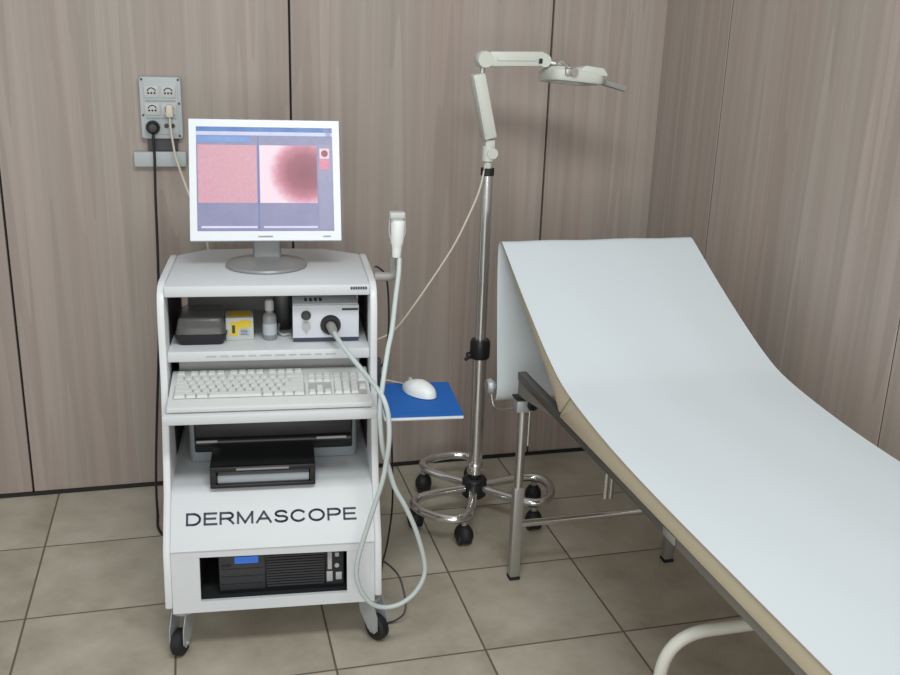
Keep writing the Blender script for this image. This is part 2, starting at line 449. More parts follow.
# swivel castors
def caster(x, y, rz):
    c = obj('caster', lathe(BM(), [(.0, .150), (.026, .150), (.026, .144), (.022, .142), (.022, .128), (.030, .124), (.030, .116), (.0, .116)], 16, Matrix.Translation((x, y, -.001))), 'zinc', cart)
    R = Matrix.Translation((x, y, 0)) @ Matrix.Rotation(rz, 4, 'Z')
    bm = BM()
    for s in (-1, 1): prism(bm, [(-.024, .122), (.026, .122), (.044, .080), (.046, .040), (.034, .026), (.012, .034), (-.018, .080)], 'x', s * .019 - .0015, s * .019 + .0015)
    box2(bm, (-.0205, -.018, .116), (.0205, .022, .1225))
    lathe(bm, [(0, -.024), (.006, -.024), (.006, .024), (0, .024)], 10, rodm((0, .026, .036), (1, 0, 0)))
    bmesh.ops.transform(bm, matrix=R, verts=bm.verts); obj('caster_fork', bm, 'zinc', c)
    bm = BM(); lathe(bm, [(.0, -.015), (.029, -.015), (.035, -.010), (.036, 0), (.035, .010), (.029, .015), (0, .015)], 24, rodm((0, .026, .036), (1, 0, 0)))
    bmesh.ops.transform(bm, matrix=R, verts=bm.verts); obj('caster_wheel', bm, 'rubber', c)
caster(-.247, .05, math.radians(160)); caster(.240, .050, math.radians(-138)); caster(-.245, .56, math.radians(20)); caster(.23, .56, math.radians(40))
# pull-out mouse tray on the right side
bm = BM(); box2(bm, (.2685, .004, .642), (.470, .245, .650), .003); obj('mouse_tray', bm, 'shelfwhite', cart)
# bracket that holds the handpiece
bm = BM(); tube(bm, round_path([(XR - .001, .25, .953), (.316, .25, .953), (.316, .25, 1.012)], .014), .0125, 14)
obj('handpiece_holder', bm, 'holder', cart)
bm = BM(); box2(bm, (XR, .2, .10 + .09), (XR + .012, .34, .30), .004); obj('cable_hook', bm, 'black', cart)
bm = BM(); box2(bm, (XR, .20, .66), (XR + .012, .225, .74), .004); obj('tray_clamp', bm, 'dark', cart)

# ------------------------------------------------------------------ monitor
mon = thing('monitor', 'flat computer monitor with white bezel on top of the trolley', 'monitor', cw(-.016, .41, .9485), CA)
bm = BM(); lathe(bm, [(0, 0), (.107, 0), (.110, .004), (.108, .009), (.080, .016), (.05, .022), (0, .026)], 40); obj('base', bm, 'silver', mon)
bm = BM(); prism(bm, rrect(.076, .03, .006), 'z', .012, .17); bmesh.ops.translate(bm, vec=(.002, .012, 0), verts=bm.verts); obj('neck', bm, mat('neck_silver', (122, 124, 124), .35, .3, var=.03), mon)
tilt = math.radians(-21)
def panel(name, bm, m, par=mon):
    o = obj(name, bm, m, par)
    if name in ('screen',) or par != mon:
        for v in o.data.vertices: v.co.x *= .359 / .333; v.co.z = .025 + (v.co.z - .024) * .281 / .261
    if par == mon: o.location = (.003, -.052, .080); o.rotation_euler = (tilt, 0, 0)
    return o
MWd, MH = .396, .326
bm = BM()
for a, b_ in (((-MWd / 2, 0), (MWd / 2, .025)), ((-MWd / 2, MH - .020), (MWd / 2, MH)), ((-MWd / 2, .025), (-MWd / 2 + .0185, MH - .020)), ((MWd / 2 - .0185, .025), (MWd / 2, MH - .020))):
    box2(bm, (a[0], 0, a[1]), (b_[0], .016, b_[1]))
panel('bezel', bm, 'bezel')
bm = BM(); box2(bm, (-MWd / 2 + .004, .0165, .004), (MWd / 2 - .004, .038, MH - .004), .008); panel('housing', bm, 'silver')
M['badge'] = mat('badge_grey', (140, 144, 150), .5)
for a, b_ in ((-.022, .016), (.150, .170)):
    bm = BM(); box2(bm, (a, -.0008, .0085), (b_, -.0001, .0125)); panel('bezel_badge', bm, 'badge')
SX0, SX1, SZ0, SZ1 = -.1665, .1665, .024, .285   # drawn at this size, scaled to the panel below
scr_m = screen_mat('screen_lilac', (126, 129, 168), (144, 144, 180), 14, .9)
bm = BM(); box2(bm, (SX0, .002, SZ0), (SX1, .008, SZ1)); scr = panel('screen', bm, scr_m)
def sp(name, a, b_, m, d=.0016):
    bm = BM(); box2(bm, (a[0], d, a[1]), (b_[0], .0022, b_[1])); return panel(name, bm, m, scr)
sp('title_bar', (SX0, .2745), (.146, .2843), screen_mat('bar_blue', (44, 96, 170), (78, 130, 196), 12))
sp('menu_bar', (SX0, .2645), (SX1, .2735), screen_mat('bar_pale', (206, 212, 236), (186, 196, 230), 30))
sp('highlight_row', (SX0 + .001, .2485), (-.037, .2600), screen_mat('row_blue', (86, 142, 210), (120, 160, 218), 30))
sp('skin_image', (SX0 + .003, .095), (-.021, .240), screen_mat('screen_skin', (206, 146, 164), (220, 168, 182), 240, .9))
sp('lesion_image', (-.014, .095), (.127, .240), lesion_mat())
sp('status_strip', (SX0 + .010, .032), (-.022, .037), screen_mat('strip_white', (210, 210, 236), (222, 222, 244), 20))
sp('status_strip', (-.006, .032), (.126, .037), screen_mat('strip_white', (202, 202, 232), (216, 216, 240), 20))
sp('divider', (-.019, .026), (-.0155, .262), screen_mat('divider_blue', (92, 104, 166), (104, 116, 176), 20))
sp('side_column', (.131, .03), (SX1 - .002, .244), screen_mat('column_grey', (140, 138, 172), (150, 147, 178), 30), .0019)
sp('thumbnail', (.134, .2075), (.158, .2335), screen_mat('thumb_pale', (236, 206, 216), (226, 186, 200), 60))
t_ = lathe(BM(), [(0, 0), (.0085, 0), (.0085, .0006), (0, .0006)], 20, rodm((.1465, .0016, .2205), (0, -1, 0)))
panel('thumbnail_spot', t_, screen_mat('spot_red', (128, 36, 62), (150, 56, 80), 80), scr)
sp('thumbnail', (.134, .181), (.158, .2055), screen_mat('thumb_pink', (222, 140, 160), (204, 116, 140), 90))
sp('corner_icon', (.150, .2625), (.1625, .2846), screen_mat('icon_blue', (60, 80, 140), (130, 150, 200), 200))

# ------------------------------------------------------------------ keyboard (tilted on its rear feet)
kb = thing('keyboard', 'off-white full-size keyboard on the pull-out shelf below the middle shelf', 'keyboard', cw(-.0085, .052, .6635), CA)
KW, KD = .492, .176; ka = math.atan2(.030, KD)
def kz(y): return .014 + y * math.tan(ka)
bm = BM(); prism(bm, [(0, .001), (0, .011), (.004, .0135), (KD, .014 + KD * math.tan(ka) + .003), (KD + .004, .038), (KD + .004, .016), (KD, .012)], 'x', -KW / 2, KW / 2, .002); obj('case', bm, 'keycase', kb)
bm = BM()
for a, b_ in ((-.235, .085), (.092, .150), (.156, .238)):
    q = [(a, .040), (b_, .040), (b_, .168), (a, .168)]
    f = bmesh.new(); vs = [f.verts.new((x, y, kz(y) + .0012)) for x, y in q]; f.faces.new(vs); merge(bm, f)
obj('key_bed', bm, 'keygap', kb, smooth=False)
for s in (-1, 1):
    bm = BM(); box2(bm, (s * .2 - .012, .15, -.0005), (s * .2 + .012, .162, .03)); obj('rear_foot', bm, 'keycase', kb)
kb.scale = (1.02, 1.02, 1.02)
bm = BM()
for k in range(3): box(bm, (.178 + k * .02, .171, kz(.171) + .0015), (.008, .003, .001), 0)
obj('indicator_lights', bm, 'keygap', kb)
kcache = {}
def key(cx, cy_, w, d):
    kk = (round(w, 4), round(d, 4))
    if kk not in kcache:
        b = BM(); f = bmesh.new()
        lo = [(-w / 2, -d / 2), (w / 2, -d / 2), (w / 2, d / 2), (-w / 2, d / 2)]; ins = .0022
        A = [f.verts.new((x, y, 0)) for x, y in lo]
        B = [f.verts.new((x - math.copysign(ins, x), y - math.copysign(ins, y), .0068)) for x, y in lo]
        f.faces.new(B)
        for i in range(4): f.faces.new((A[i], A[(i + 1) % 4], B[(i + 1) % 4], B[i]))
        merge(b, f); o = obj('key', b, 'key', kb, smooth=False); kcache[kk] = o
    else:
        o = kcache[kk].copy(); COL.objects.link(o); o.parent = kb
    o.location = (cx, cy_, kz(cy_) + .0013); o.rotation_euler = (ka, 0, 0)
U = .0205; rowd = .0185; y_ = .050
rows = [[1.4, 1.2, 1.4, 6.2, 1.3, 1.2, 1.2, 1.3], [2.2] + [1] * 10 + [3.1], [1.8] + [1] * 11 + [2.5], [1.5] + [1] * 12 + [1.8], [1] * 13 + [2.3]]
for r, ws in enumerate(rows):
    tot = sum(ws); x = -.2335; un = .3165 / tot
    for w in ws:
        key(x + w * un / 2, y_ + r * .0205, w * un - .0018, rowd); x += w * un
x = -.2335
for k in range(13):
    if k in (1, 5, 9): x += .010
    key(x + .0108, y_ + 5 * .0205 + .005, .0195, .0165); x += .0218
for r in (3, 4):
    for k in range(3): key(.1015 + k * .0192, y_ + r * .0205, .0176, rowd)
for k in range(3): key(.1015 + k * .0192, y_, .0176, rowd)
key(.1207, y_ + .0205, .0176, rowd)
for r in range(5):
    for k in range(4):
        if (r in (0, 2) and k == 3) : continue
        key(.1665 + k * .0204, y_ + r * .0205, .0186, rowd)

# ------------------------------------------------------------------ mouse pad and mouse
pad = obj('mouse_pad', prism(BM(), rrect(.196, .236, .004, 3, .371, .125), 'z', .6505, .6555), 'blue')
pad.location = CO; pad.rotation_euler = (0, 0, CA); tag(pad, 'blue rectangular mouse pad on the side tray of the trolley', 'mouse pad')
ms_ = thing('mouse', 'white computer mouse lying on the blue pad', 'mouse', cw(.376, .162, .656), CA + math.radians(32))
bm = BM(); f = bmesh.new(); bmesh.ops.create_uvsphere(f, u_segments=28, v_segments=16, radius=1)
for v in f.verts:
    x, y, z = v.co
    wid = .034 * (1 - .30 * max(0, y) ** 1.3); hz = .036 * (1 - .32 * max(0, y))
    v.co = Vector((x * wid, y * .062, max(0, z) ** .85 * hz if z > 0 else z * .002))
bmesh.ops.translate(f, vec=(0, 0, .002), verts=f.verts); merge(bm, f); mb = obj('shell', bm, 'hand', ms_)
bm = BM(); lathe(bm, [(0, -.003), (.006, -.003), (.007, 0), (.006, .003), (0, .003)], 14, rodm((0, .036, .027), (1, 0, 0))); obj('scroll_wheel', bm, 'keygap', ms_)
bm = BM(); tube(bm, spline([(0, .06, .008), (.0, .09, .0035), (-.012, .12, .0035), (-.03, .135, .002)], 8), .0018, 8); obj('cable', bm, 'ivory', ms_)

# ------------------------------------------------------------------ things on the middle shelf (top z .776)
ZS = .7765
ls = thing('light_source', 'white light source box with round black port on the right of the middle shelf', 'light source', cw(.137, .250, ZS), CA)
LW, LH = .172, .104
bm = BM(); box2(bm, (-LW / 2, .006, .012), (LW / 2, .24, LH), .004); obj('housing', bm, 'shelfwhite', ls)
bm = BM(); box2(bm, (-LW / 2 - .001, 0, .010), (LW / 2 + .001, .006, LH - .003), .002); fpn = obj('front_panel', bm, mat('front_white', (204, 208, 214), .4, var=.02), ls)
bm = BM(); box2(bm, (.042, -.0006, .086), (.085, 0, .092)); obj('type_strip', bm, 'dark', fpn)
bm = BM(); lathe(bm, [(0, 0), (.013, 0), (.013, .003), (.010, .0035), (.010, .014), (.008, .016), (0, .016)], 24, rodm((-.052, 0, .074), (0, -1, 0))); obj('dial_knob', bm, 'dark', ls)
bm = BM(); lathe(bm, [(.009, 0), (.012, 0), (.012, .003), (.009, .003)], 24, rodm((-.052, 0, .044), (0, -1, 0))); box2(bm, (-.055, -.004, .026), (-.049, -.0005, .046)); obj('rocker_switch', bm, 'port', ls)
bm = BM(); lathe(bm, [(0, 0), (.027, 0), (.027, .006), (.024, .010), (.018, .010), (.016, .006), (0, .006)], 32, rodm((.012, 0, .047), (0, -1, 0))); obj('light_port', bm, 'black', ls)
bm = BM(); box2(bm, (-LW / 2, .0, 0.002), (LW / 2, .235, .012)); obj('base_plate', bm, mat('navy_base', (44, 54, 74), .5), ls)
bm = BM()
for sx in (-1, 1):
    for yy in (.03, .2): lathe(bm, [(0, 0), (.008, 0), (.008, .003), (0, .003)], 12, Matrix.Translation((sx * .07, yy, 0)))
obj('rubber_feet', bm, 'rubber', ls)
bm = BM()
for k in range(4): box2(bm, (-.055 + k * .013, .03, LH), (-.048 + k * .013, .06, LH + .0008))
obj('vent', bm, 'dark', ls)

tb = thing('plastic_tray', 'black tray with a smoky clear lid on the left of the middle shelf', 'box', cw(-.186, .315, ZS), CA)
bm = BM()
f = bmesh.new()
lo, hi = rrect(.112, .14, .012, 4), rrect(.132, .162, .014, 4)
rings = [[f.verts.new((x, y, z)) for x, y in pl] for pl, z in ((lo, 0), (hi, .026), (hi, .030), (rrect(.124, .154, .012, 4), .030), (rrect(.106, .134, .012, 4), .004))]
for A, B in zip(rings, rings[1:]):
    for k in range(len(A)): f.faces.new((A[k], A[(k + 1) % len(A)], B[(k + 1) % len(B)], B[k]))
f.faces.new(rings[0]); f.faces.new(rings[-1]); merge(bm, f); obj('tray_base', bm, 'black', tb)
bm = BM(); f = bmesh.new()
rings = [[f.verts.new((x, y, z)) for x, y in pl] for pl, z in ((rrect(.126, .156, .012, 4), .0305), (rrect(.114, .144, .012, 4), .066), (rrect(.104, .134, .010, 4), .071))]
for A, B in zip(rings, rings[1:]):
    for k in range(len(A)): f.faces.new((A[k], A[(k + 1) % len(A)], B[(k + 1) % len(B)], B[k]))
f.faces.new(rings[-1]); merge(bm, f); obj('lid', bm, 'smoke', tb)

yb = thing('carton', 'small white and yellow printed carton beside the black tray', 'box', cw(-.088, .278, ZS), CA + math.radians(3))
bm = BM(); box2(bm, (-.036, 0, 0), (.036, .075, .062), .002); cbx = obj('carton_body', bm, 'module', yb)
bm = BM(); prism(bm, [(-.028, .014), (-.006, .012), (-.003, .032), (.030, .036), (.030, .052), (.012, .056), (-.004, .052), (-.026, .050), (-.022, .034)], 'y', -.0008, 0); box2(bm, (-.03, .01, .0621), (.03, .06, .0626)); obj('yellow_print', bm, 'yellow', yb)
bm = BM(); box2(bm, (-.001, -.0011, .012), (.027, 0, .033), .0); obj('grey_print', bm, 'sheet', yb)
bm = BM()
for k in range(4): box2(bm, (.002, -.0016, .0155 + k * .004), (.022 - 3e-3 * (k % 2), -.0011, .0168 + k * .004))
box2(bm, (-.020, -.0014, .020), (-.012, -.0008, .042)); obj('dark_print', bm, 'dark', yb)

bt = thing('bottle', 'small clear grey bottle with pale cap between carton and light source', 'bottle', cw(-.010, .285, ZS), CA)
bm = BM(); lathe(bm, [(0, 0), (.016, 0), (.018, .003), (.018, .060), (.016, .068), (.009, .074), (.009, .080), (0, .080)], 24); obj('flask', bm, 'bottle', bt)
bm = BM(); lathe(bm, [(0, .0802), (.012, .0802), (.012, .102), (.009, .108), (0, .109)], 20); obj('cap', bm, 'cap', bt)
bm = BM(); lathe(bm, [(.0185, .015), (.0187, .015), (.0187, .045), (.0185, .045)], 24); obj('bottle_label', bm, 'sheet', bt)
ad = thing('power_adapter', 'black power adapter block behind the bottle on the middle shelf', 'adapter', cw(.026, .36, ZS), CA)
bm = BM(); box2(bm, (-.026, 0, 0), (.018, .09, .11), .006); obj('adapter_body', bm, 'black', ad)
bm = BM(); tube(bm, spline([(-.012, -.0, .018), (-.014, -.03, .010), (-.004, -.055, .005), (.016, -.05, .005)], 8), .0035, 10); obj('lead', bm, 'port', ad)

# ------------------------------------------------------------------ printer
pr = thing('printer', 'black and grey inkjet printer with output tray out, on the trolley shelf', 'printer', cw(-.006, .232, .4325), CA)
bm = BM(); prism(bm, rrect(.456, .23, .02, 5, 0, .155), 'z', 0, .12, .006); obj('body', bm, 'printgrey', pr)
bm = BM(); box2(bm, (-.212, .030, .030), (.214, .045, .119), .006); fc = obj('front_cover', bm, 'black', pr)
bm = BM(); tube(bm, [(-.208, .030, .062), (.210, .030, .062)], .013, 12); obj('paper_roller', bm, 'black', fc)
for a, b_ in ((-.205, -.150), (.115, .196)):
    bm = BM(); box2(bm, (a, .014, .066), (b_, .018, .072)); obj('silver_trim', bm, 'port', fc)
bm = BM(); prism(bm, [(-.214, .12), (.214, .12), (.190, .150), (-.190, .150)], 'y', .06, .255, .004); obj('scanner_lid', bm, 'black', pr)
bm = BM()
X0, X1 = -.162, .106
box2(bm, (X0, -.130, .052), (X1, .028, .060), .002); box2(bm, (X0, -.132, 0.0005), (X1, .028, .006), .002)
box2(bm, (X0, -.132, .003), (X0 + .016, .028, .058), .003); box2(bm, (X1 - .014, -.132, .003), (X1, .028, .058), .003)
box2(bm, (X0, -.133, .045), (X1, -.122, .060), .003); box2(bm, (X0, -.134, .0005), (X1, -.122, .012), .003)
ot = obj('output_tray', bm, 'black', pr)
bm = BM(); box2(bm, (X0 + .018, -.118, .0065), (X1 - .016, .02, .030), .001); obj('paper_stack', bm, 'sheet', pr)
bm = BM(); box2(bm, (-.095, -.1355, .051), (.038, -.1325, .056)); obj('latch', bm, 'silver', ot)

# ------------------------------------------------------------------ desktop computer behind the window
pc = thing('desktop_computer', 'black desktop computer behind the window low in the trolley', 'computer', cw(0, .034, .1615), CA)
bm = BM(); box2(bm, (-.152, .004, 0), (.170, .31, .130), .003); obj('case', bm, 'black', pc)
bm = BM(); box2(bm, (-.150, 0, .012), (-.034, .004, .126), .002); dbz = obj('drive_bay', bm, 'dark', pc)
bm = BM()
for k in range(3): box2(bm, (-.146, -.0012, .030 + k * .022), (-.04, 0, .031 + k * .022))
box2(bm, (-.144, -.002, .082), (-.120, 0, .088)); obj('drive_slot', bm, 'black', dbz)
bm = BM(); box2(bm, (-.111, -.004, .090), (-.050, -.0005, .110), .002); obj('blue_label', bm, 'bluelabel', dbz)
bm = BM()
for k in range(14): box2(bm, (-.030, .0, .016 + k * .0079), (.118, .004, .0205 + k * .0079))
obj('grille', bm, 'dark', pc)
bm = BM(); box2(bm, (.122, .0, .012), (.168, .004, .126)); pp = obj('port_panel', bm, 'black', pc)
bm = BM(); box2(bm, (.127, -.002, .058), (.138, 0, .108)); obj('memory_slot', bm, 'port', pp)
for a, b_ in (((.124, .022), (.140, .052)), ((.148, .026), (.164, .048)), ((.146, .094), (.157, .106))):
    bm = BM(); box2(bm, (a[0], -.003, a[1]), (b_[0], 0, b_[1]), .002); obj('port', bm, 'port', pp)
bm = BM(); lathe(bm, [(0, 0), (.006, 0), (.006, .003), (0, .003)], 18, rodm((.151, 0, .068), (0, -1, 0))); obj('power_button', bm, 'port', pp)

# ------------------------------------------------------------------ dermascope handpiece in its holder and the light guide
hp = thing('handpiece', 'white hand-held camera probe standing in the bracket right of the trolley', 'camera probe', cw(.316, .2, 1.021), CA)
bm = BM(); lathe(bm, [(0, -.004), (.0105, -.004), (.0115, 0), (.0125, .018), (.0135, .026), (.0165, .034), (.0175, .062), (.0185, .088), (.017, .092), (0, .092)], 24, Matrix.Rotation(.03, 4, 'Y')); obj('grip', bm, 'hand', hp)
bm = BM(); prism(bm, rrect(.040, .03, .006), 'z', .097, .113, .003); bmesh.ops.translate(bm, vec=(.0005, 0, 0), verts=bm.verts); obj('head', bm, 'module', hp)
bm = BM(); prism(bm, rrect(.034, .025, .006), 'z', .0905, .0975); obj('lens_ring', bm, 'port', hp)
bm = BM(); tube(bm, round_path([(-.019, -.002, .10), (-.0205, -.002, .06), (-.0135, -.002, .036)], .01), .0016, 8); tube(bm, round_path([(.0205, -.002, .10), (.022, -.002, .06), (.0145, -.002, .036)], .01), .0016, 8)
obj('spring_clip', bm, 'clear', hp)
G = [(.150, .232, .824), (.154, .205, .818), (.179, .13, .794), (.217, .06, .761), (.249, -.03, .74), (.263, -.06, .718), (.271, -.07, .68), (.272, -.075, .622), (.266, -.07, .565), (.256, -.07, .51), (.226, -.065, .404), (.197, -.065, .293),
     (.200, -.065, .229), (.228, -.062, .174), (.267, -.055, .150), (.314, -.05, .156), (.355, -.045, .191), (.374, -.04, .249), (.352, -.04, .346), (.322, -.04, .423), (.293, -.04, .48), (.275, -.04, .541), (.262, -.04, .585),
     (.2545, -.045, .644), (.2525, -.045, .701), (.261, -.03, .763), (.277, .02, .825), (.291, .06, .864), (.307, .13, .924), (.320, .18, .977), (.3235, .198, 1.014)]
lg = thing('light_guide', 'pale grey hose looping from the light source down past the castor to the probe', 'hose', CO, CA)
bm = BM(); tube(bm, spline(G, 6), .0062, 12); obj('hose_sleeve', bm, 'hose', lg)
bm = BM(); tube(bm, spline([(.149, .2385, .8235), (.1505, .226, .823), (.158, .190, .810)], 4), .0115, 14, radii=[.0125] * 4 + [.0125, .012, .011, .009, .0075]); obj('connector', bm, 'holder', lg)

# loose cords beside the trolley
def cord(name, label, pts, r, m, cat='cord'):
    o = obj(name, tube(BM(), spline(pts, 8), r, 8), m); return tag(o, label, cat)
W = lambda L: [cw(*p) for p in L]
cord('signal_cord', 'thin black cord hanging beside the upper shelf on the right of the trolley', W([(.2695, .3, .968), (.279, .3, .966), (.300, .3, .942), (.309, .31, .875), (.310, .31, .784), (.300, .31, .70), (.277, .315, .665)]), .0026, 'rubber')
cord('floor_cord', 'black cord drooping to the floor behind the mouse tray', W([(.30, .42, .62), (.33, .41, .45), (.337, .40, .322), (.338, .40, .20), (.322, .37, .10), (.30, .32, .045), (.285, .25, .004 + .006), (.26, .22, .0065)]), .003, 'rubber')
cord('castor_cord', 'short dark cord arching over the right front castor', W([(.2715, .16, .165), (.285, .155, .163), (.328, .15, .117), (.343, .11, .068), (.338, .09, .03), (.30, .09, .0055), (.26, .10, .0045)]), .003, 'dark')

# ------------------------------------------------------------------ wall sockets
YS = YW - .0005
so = thing('socket_panel', 'grey wall socket panel with four outlets above the trunking', 'socket panel', (-.086, YS, 1.222))
so.scale = (.95, 1, .985)
bm = BM(); prism(bm, rrect(.134, .194, .010, 4, 0, .097), 'y', -.034, 0, .005); obj('housing', bm, 'socket', so)
bm = BM(); prism(bm, rrect(.110, .166, .006, 4, 0, .097), 'y', -.037, -.033, .0015); obj('cover_plate', bm, 'socket', so)
def outlet(cx, cz):
    bm = BM(); box2(bm, (cx - .024, -.0405, cz - .019), (cx + .024, -.037, cz + .019), .0015); o = obj('socket_outlet', bm, 'module', so)
    bm = BM()
    for dx in (-.010, 0, .010): lathe(bm, [(0, 0), (.0034, 0), (.0034, .0006), (0, .0006)], 12, rodm((cx + dx, -.0405, cz - .004 + (.0 if dx else .0)), (0, -1, 0)))
    tube(bm, [(cx + .015 * math.cos(a), -.0408, cz - .006 + .018 * math.sin(a)) for a in [PI * (.15 + .7 * k / 10) for k in range(11)]], .0016, 6)
    obj('contact_holes', bm, 'rubber', o)
for cx, cz in ((-.028, .148), (.025, .148), (-.028, .094), (.025, .094)): outlet(cx, cz)
for z in (.120, .066):
    bm = BM(); box2(bm, (-.05, -.0385, z - .0025), (.047, -.037, z + .0025)); obj('divider_rib', bm, 'printgrey', so)
for cx in (.014, .034):
    bm = BM(); lathe(bm, [(0, 0), (.0075, 0), (.007, .004), (0, .004)], 16, rodm((cx, -.037, .042), (0, -1, 0))); obj('fuse_cap', bm, 'black', so)
for cx, cz in ((-.058, .186), (.058, .186), (.058, .112), (-.058, .075), (.055, .010)):
    bm = BM(); lathe(bm, [(0, 0), (.004, 0), (.004, .002), (0, .002)], 10, rodm((cx, -.034, cz), (0, -1, 0))); obj('screw', bm, 'dark', so)
bm = BM(); box2(bm, (-.05, -.018, -.0385), (.048, 0, -.001)); obj('cable_entry', bm, 'dark', so)
tk = obj('cable_trunking', box2(BM(), (-.178, YW - .032, 1.133), (-.017, YW, 1.181), .004), 'socket'); tag(tk, 'short grey cable trunking box on the wall under the sockets', 'trunking')
pb = thing('mains_lead', 'black mains plug and cord hanging from the lower left socket', 'cord', (-.114, YS - .0375, 1.259))
bm = BM(); lathe(bm, [(0, 0), (.021, 0), (.022, .010), (.019, .026), (.012, .034), (0, .035)], 24, AX((0, -1, 0))); obj('plug', bm, 'black', pb)
bm = BM(); tube(bm, spline([(0, -.020, -.018), (0, -.022, -.05), (.0, -.022, -.10), (-.004, -.03, -.22), (-.008, -.035, -.42), (-.018, -.035, -.66), (-.045, -.04, -1.0), (-.056, -.09, -1.18), (-.052, -.20, -1.248), (-.046, -.30, -1.2545), (-.01, -.36, -1.2545), (.10, -.40, -1.2545)], 10), .0042, 10); obj('cable', bm, 'rubber', pb)
pwt = thing('mains_lead', 'ivory mains plug and cord hanging from the right-hand socket', 'cord', (-.061, YS - .041, 1.311))
bm = BM(); prism(bm, rrect(.022, .040, .008), 'y', -.030, 0, .004); obj('plug', bm, 'ivory', pwt)
bm = BM(); tube(bm, spline([(0, -.018, -.012), (.001, -.020, -.05), (.006, -.022, -.10), (.014, -.026, -.15), (.045, -.05, -.25), (.085, -.14, -.345), (.10, -.20, -.43), (.10, -.22, -.55), (.09, -.22, -.80)], 10), .0036, 10); obj('cable', bm, 'ivory', pwt)

# ------------------------------------------------------------------ magnifier lamp on its wheeled stand
LX, LY = .881, 2.872
la = thing('magnifier_lamp', 'ivory articulated magnifier lamp on a chrome wheeled stand between trolley and couch', 'floor lamp', (LX, LY, 0))
bm = BM(); lathe(bm, [(0, .062), (.034, .062), (.042, .07), (.042, .125), (.036, .132), (.022, .135), (.022, .150), (0, .150)], 24); obj('hub', bm, 'black', la)
bm = BM(); lathe(bm, [(0, .150), (.027, .150), (.027, .185), (.024, .19), (0, .19)], 24); obj('collar', bm, 'chrome', la)
bm = BM(); lathe(bm, [(0, .19), (.0235, .19), (.0235, .575), (0, .575)], 24); obj('lower_pole', bm, 'chrome', la)
bm = BM(); lathe(bm, [(0, .575), (.0185, .575), (.0185, 1.155), (0, 1.155)], 24); obj('upper_pole', bm, 'chrome', la)
bm = BM(); lathe(bm, [(0, .561), (.030, .561), (.033, .567), (.033, .615), (.029, .624), (.0, .624)], 24); box2(bm, (-.045, -.012, .561), (-.025, .012, .58), .004); cl = obj('height_clamp', bm, 'black', la)
bm = BM(); tube(bm, [(-.028, -.004, .572), (-.052, -.010, .560)], .006, 8); obj('clamp_lever', bm, 'black', cl)
bm = BM(); lathe(bm, [(0, 1.1555), (.021, 1.1555), (.021, 1.178), (0, 1.178)], 20); obj('end_ring', bm, 'rubber', la)
for th in (101, 221, 341):
    t = math.radians(th)
    def pol(r, s): return (r * math.cos(t) - s * math.sin(t), r * math.sin(t) + s * math.cos(t), .098)
    loop = spline([pol(.036, -.018), pol(.11, -.064), pol(.185, -.096), pol(.230, -.088), pol(.256, -.045), pol(.261, 0), pol(.256, .045), pol(.230, .088), pol(.185, .096), pol(.11, .064), pol(.036, .018)], 6)
    bm = BM(); tube(bm, loop, .0145, 14); obj('base_loop', bm, 'chrome', la)
    for s in (-1, 1):
        cx, cy_, _ = pol(.205, s * .0965)
        c = obj('caster', lathe(BM(), [(0, .066), (.010, .066), (.010, .0835), (0, .0835)], 12, Matrix.Translation((cx, cy_, 0))), 'steel', la)
        bm = BM(); f = bmesh.new(); bmesh.ops.create_uvsphere(f, u_segments=18, v_segments=12, radius=1)
        for v in f.verts: v.co = Vector((v.co.x * .029, v.co.y * .036, (v.co.z * .038 if v.co.z > 0 else v.co.z * .028)))
        bmesh.ops.transform(f, matrix=Matrix.Translation((cx, cy_, .034)) @ Matrix.Rotation(random.uniform(-.6, .6), 4, 'Z'), verts=f.verts); merge(bm, f)
        obj('caster_hood', bm, 'rubber', c)
        bm = BM()
        for q in (-1, 1): lathe(bm, [(0, -.007), (.024, -.007), (.026, 0), (.024, .007), (0, .007)], 18, rodm((cx + q * .014, cy_, .026), (1, 0, 0)))
        obj('caster_wheel', bm, 'black', c)
# the joint and arms: both arms fold in the plane of the wall
bm = BM(); lathe(bm, [(0, 1.178), (.012, 1.178), (.012, 1.195), (.019, 1.2), (.019, 1.235), (.018, 1.245), (0, 1.245)], 20)
lathe(bm, [(0, -.022), (.017, -.022), (.017, .022), (0, .022)], 18, rodm((.008, 0, 1.224), (0, 1, 0)))
box2(bm, (-.012, -.012, 1.235), (.018, .012, 1.265), .004); obj('elbow_joint', bm, 'lamp', la)
def beam(p, q, w, d, bev=.006):
    p, q = Vector(p), Vector(q); z = (q - p).normalized(); y = Vector((0, 1, 0)); x = y.cross(z).normalized()
    b = bmesh.new(); bmesh.ops.create_cube(b, size=1); bmesh.ops.scale(b, vec=(w, d, (q - p).length), verts=b.verts)
    bmesh.ops.bevel(b, geom=b.edges[:], offset=bev, segments=2, affect='EDGES', profile=.5)
    R = Matrix((x, y, z)).transposed().to_4x4()
    bmesh.ops.transform(b, matrix=Matrix.Translation((p + q) / 2) @ R, verts=b.verts); return b
bm = BM(); merge(bm, beam((.001, 0, 1.268), (-.045, 0, 1.458), .040, .050)); merge(bm, beam((-.019, -.026, 1.28), (-.058, -.026, 1.445), .006, .004, .001)); lo_ = obj('lower_arm', bm, 'lamp', la)
bm = BM(); tube(bm, [(.008, .008, 1.25), (.006, .008, 1.30)], .006, 8); tube(bm, [(-.030, 0, 1.45), (-.026, 0, 1.50)], .008, 8); obj('spring_rod', bm, 'steel', lo_)
bm = BM(); lathe(bm, [(0, -.024), (.023, -.024), (.025, -.018), (.025, .018), (.023, .024), (0, .024)], 24, rodm((-.026, 0, 1.500), (0, 1, 0))); obj('elbow_joint', bm, 'lamp', la)
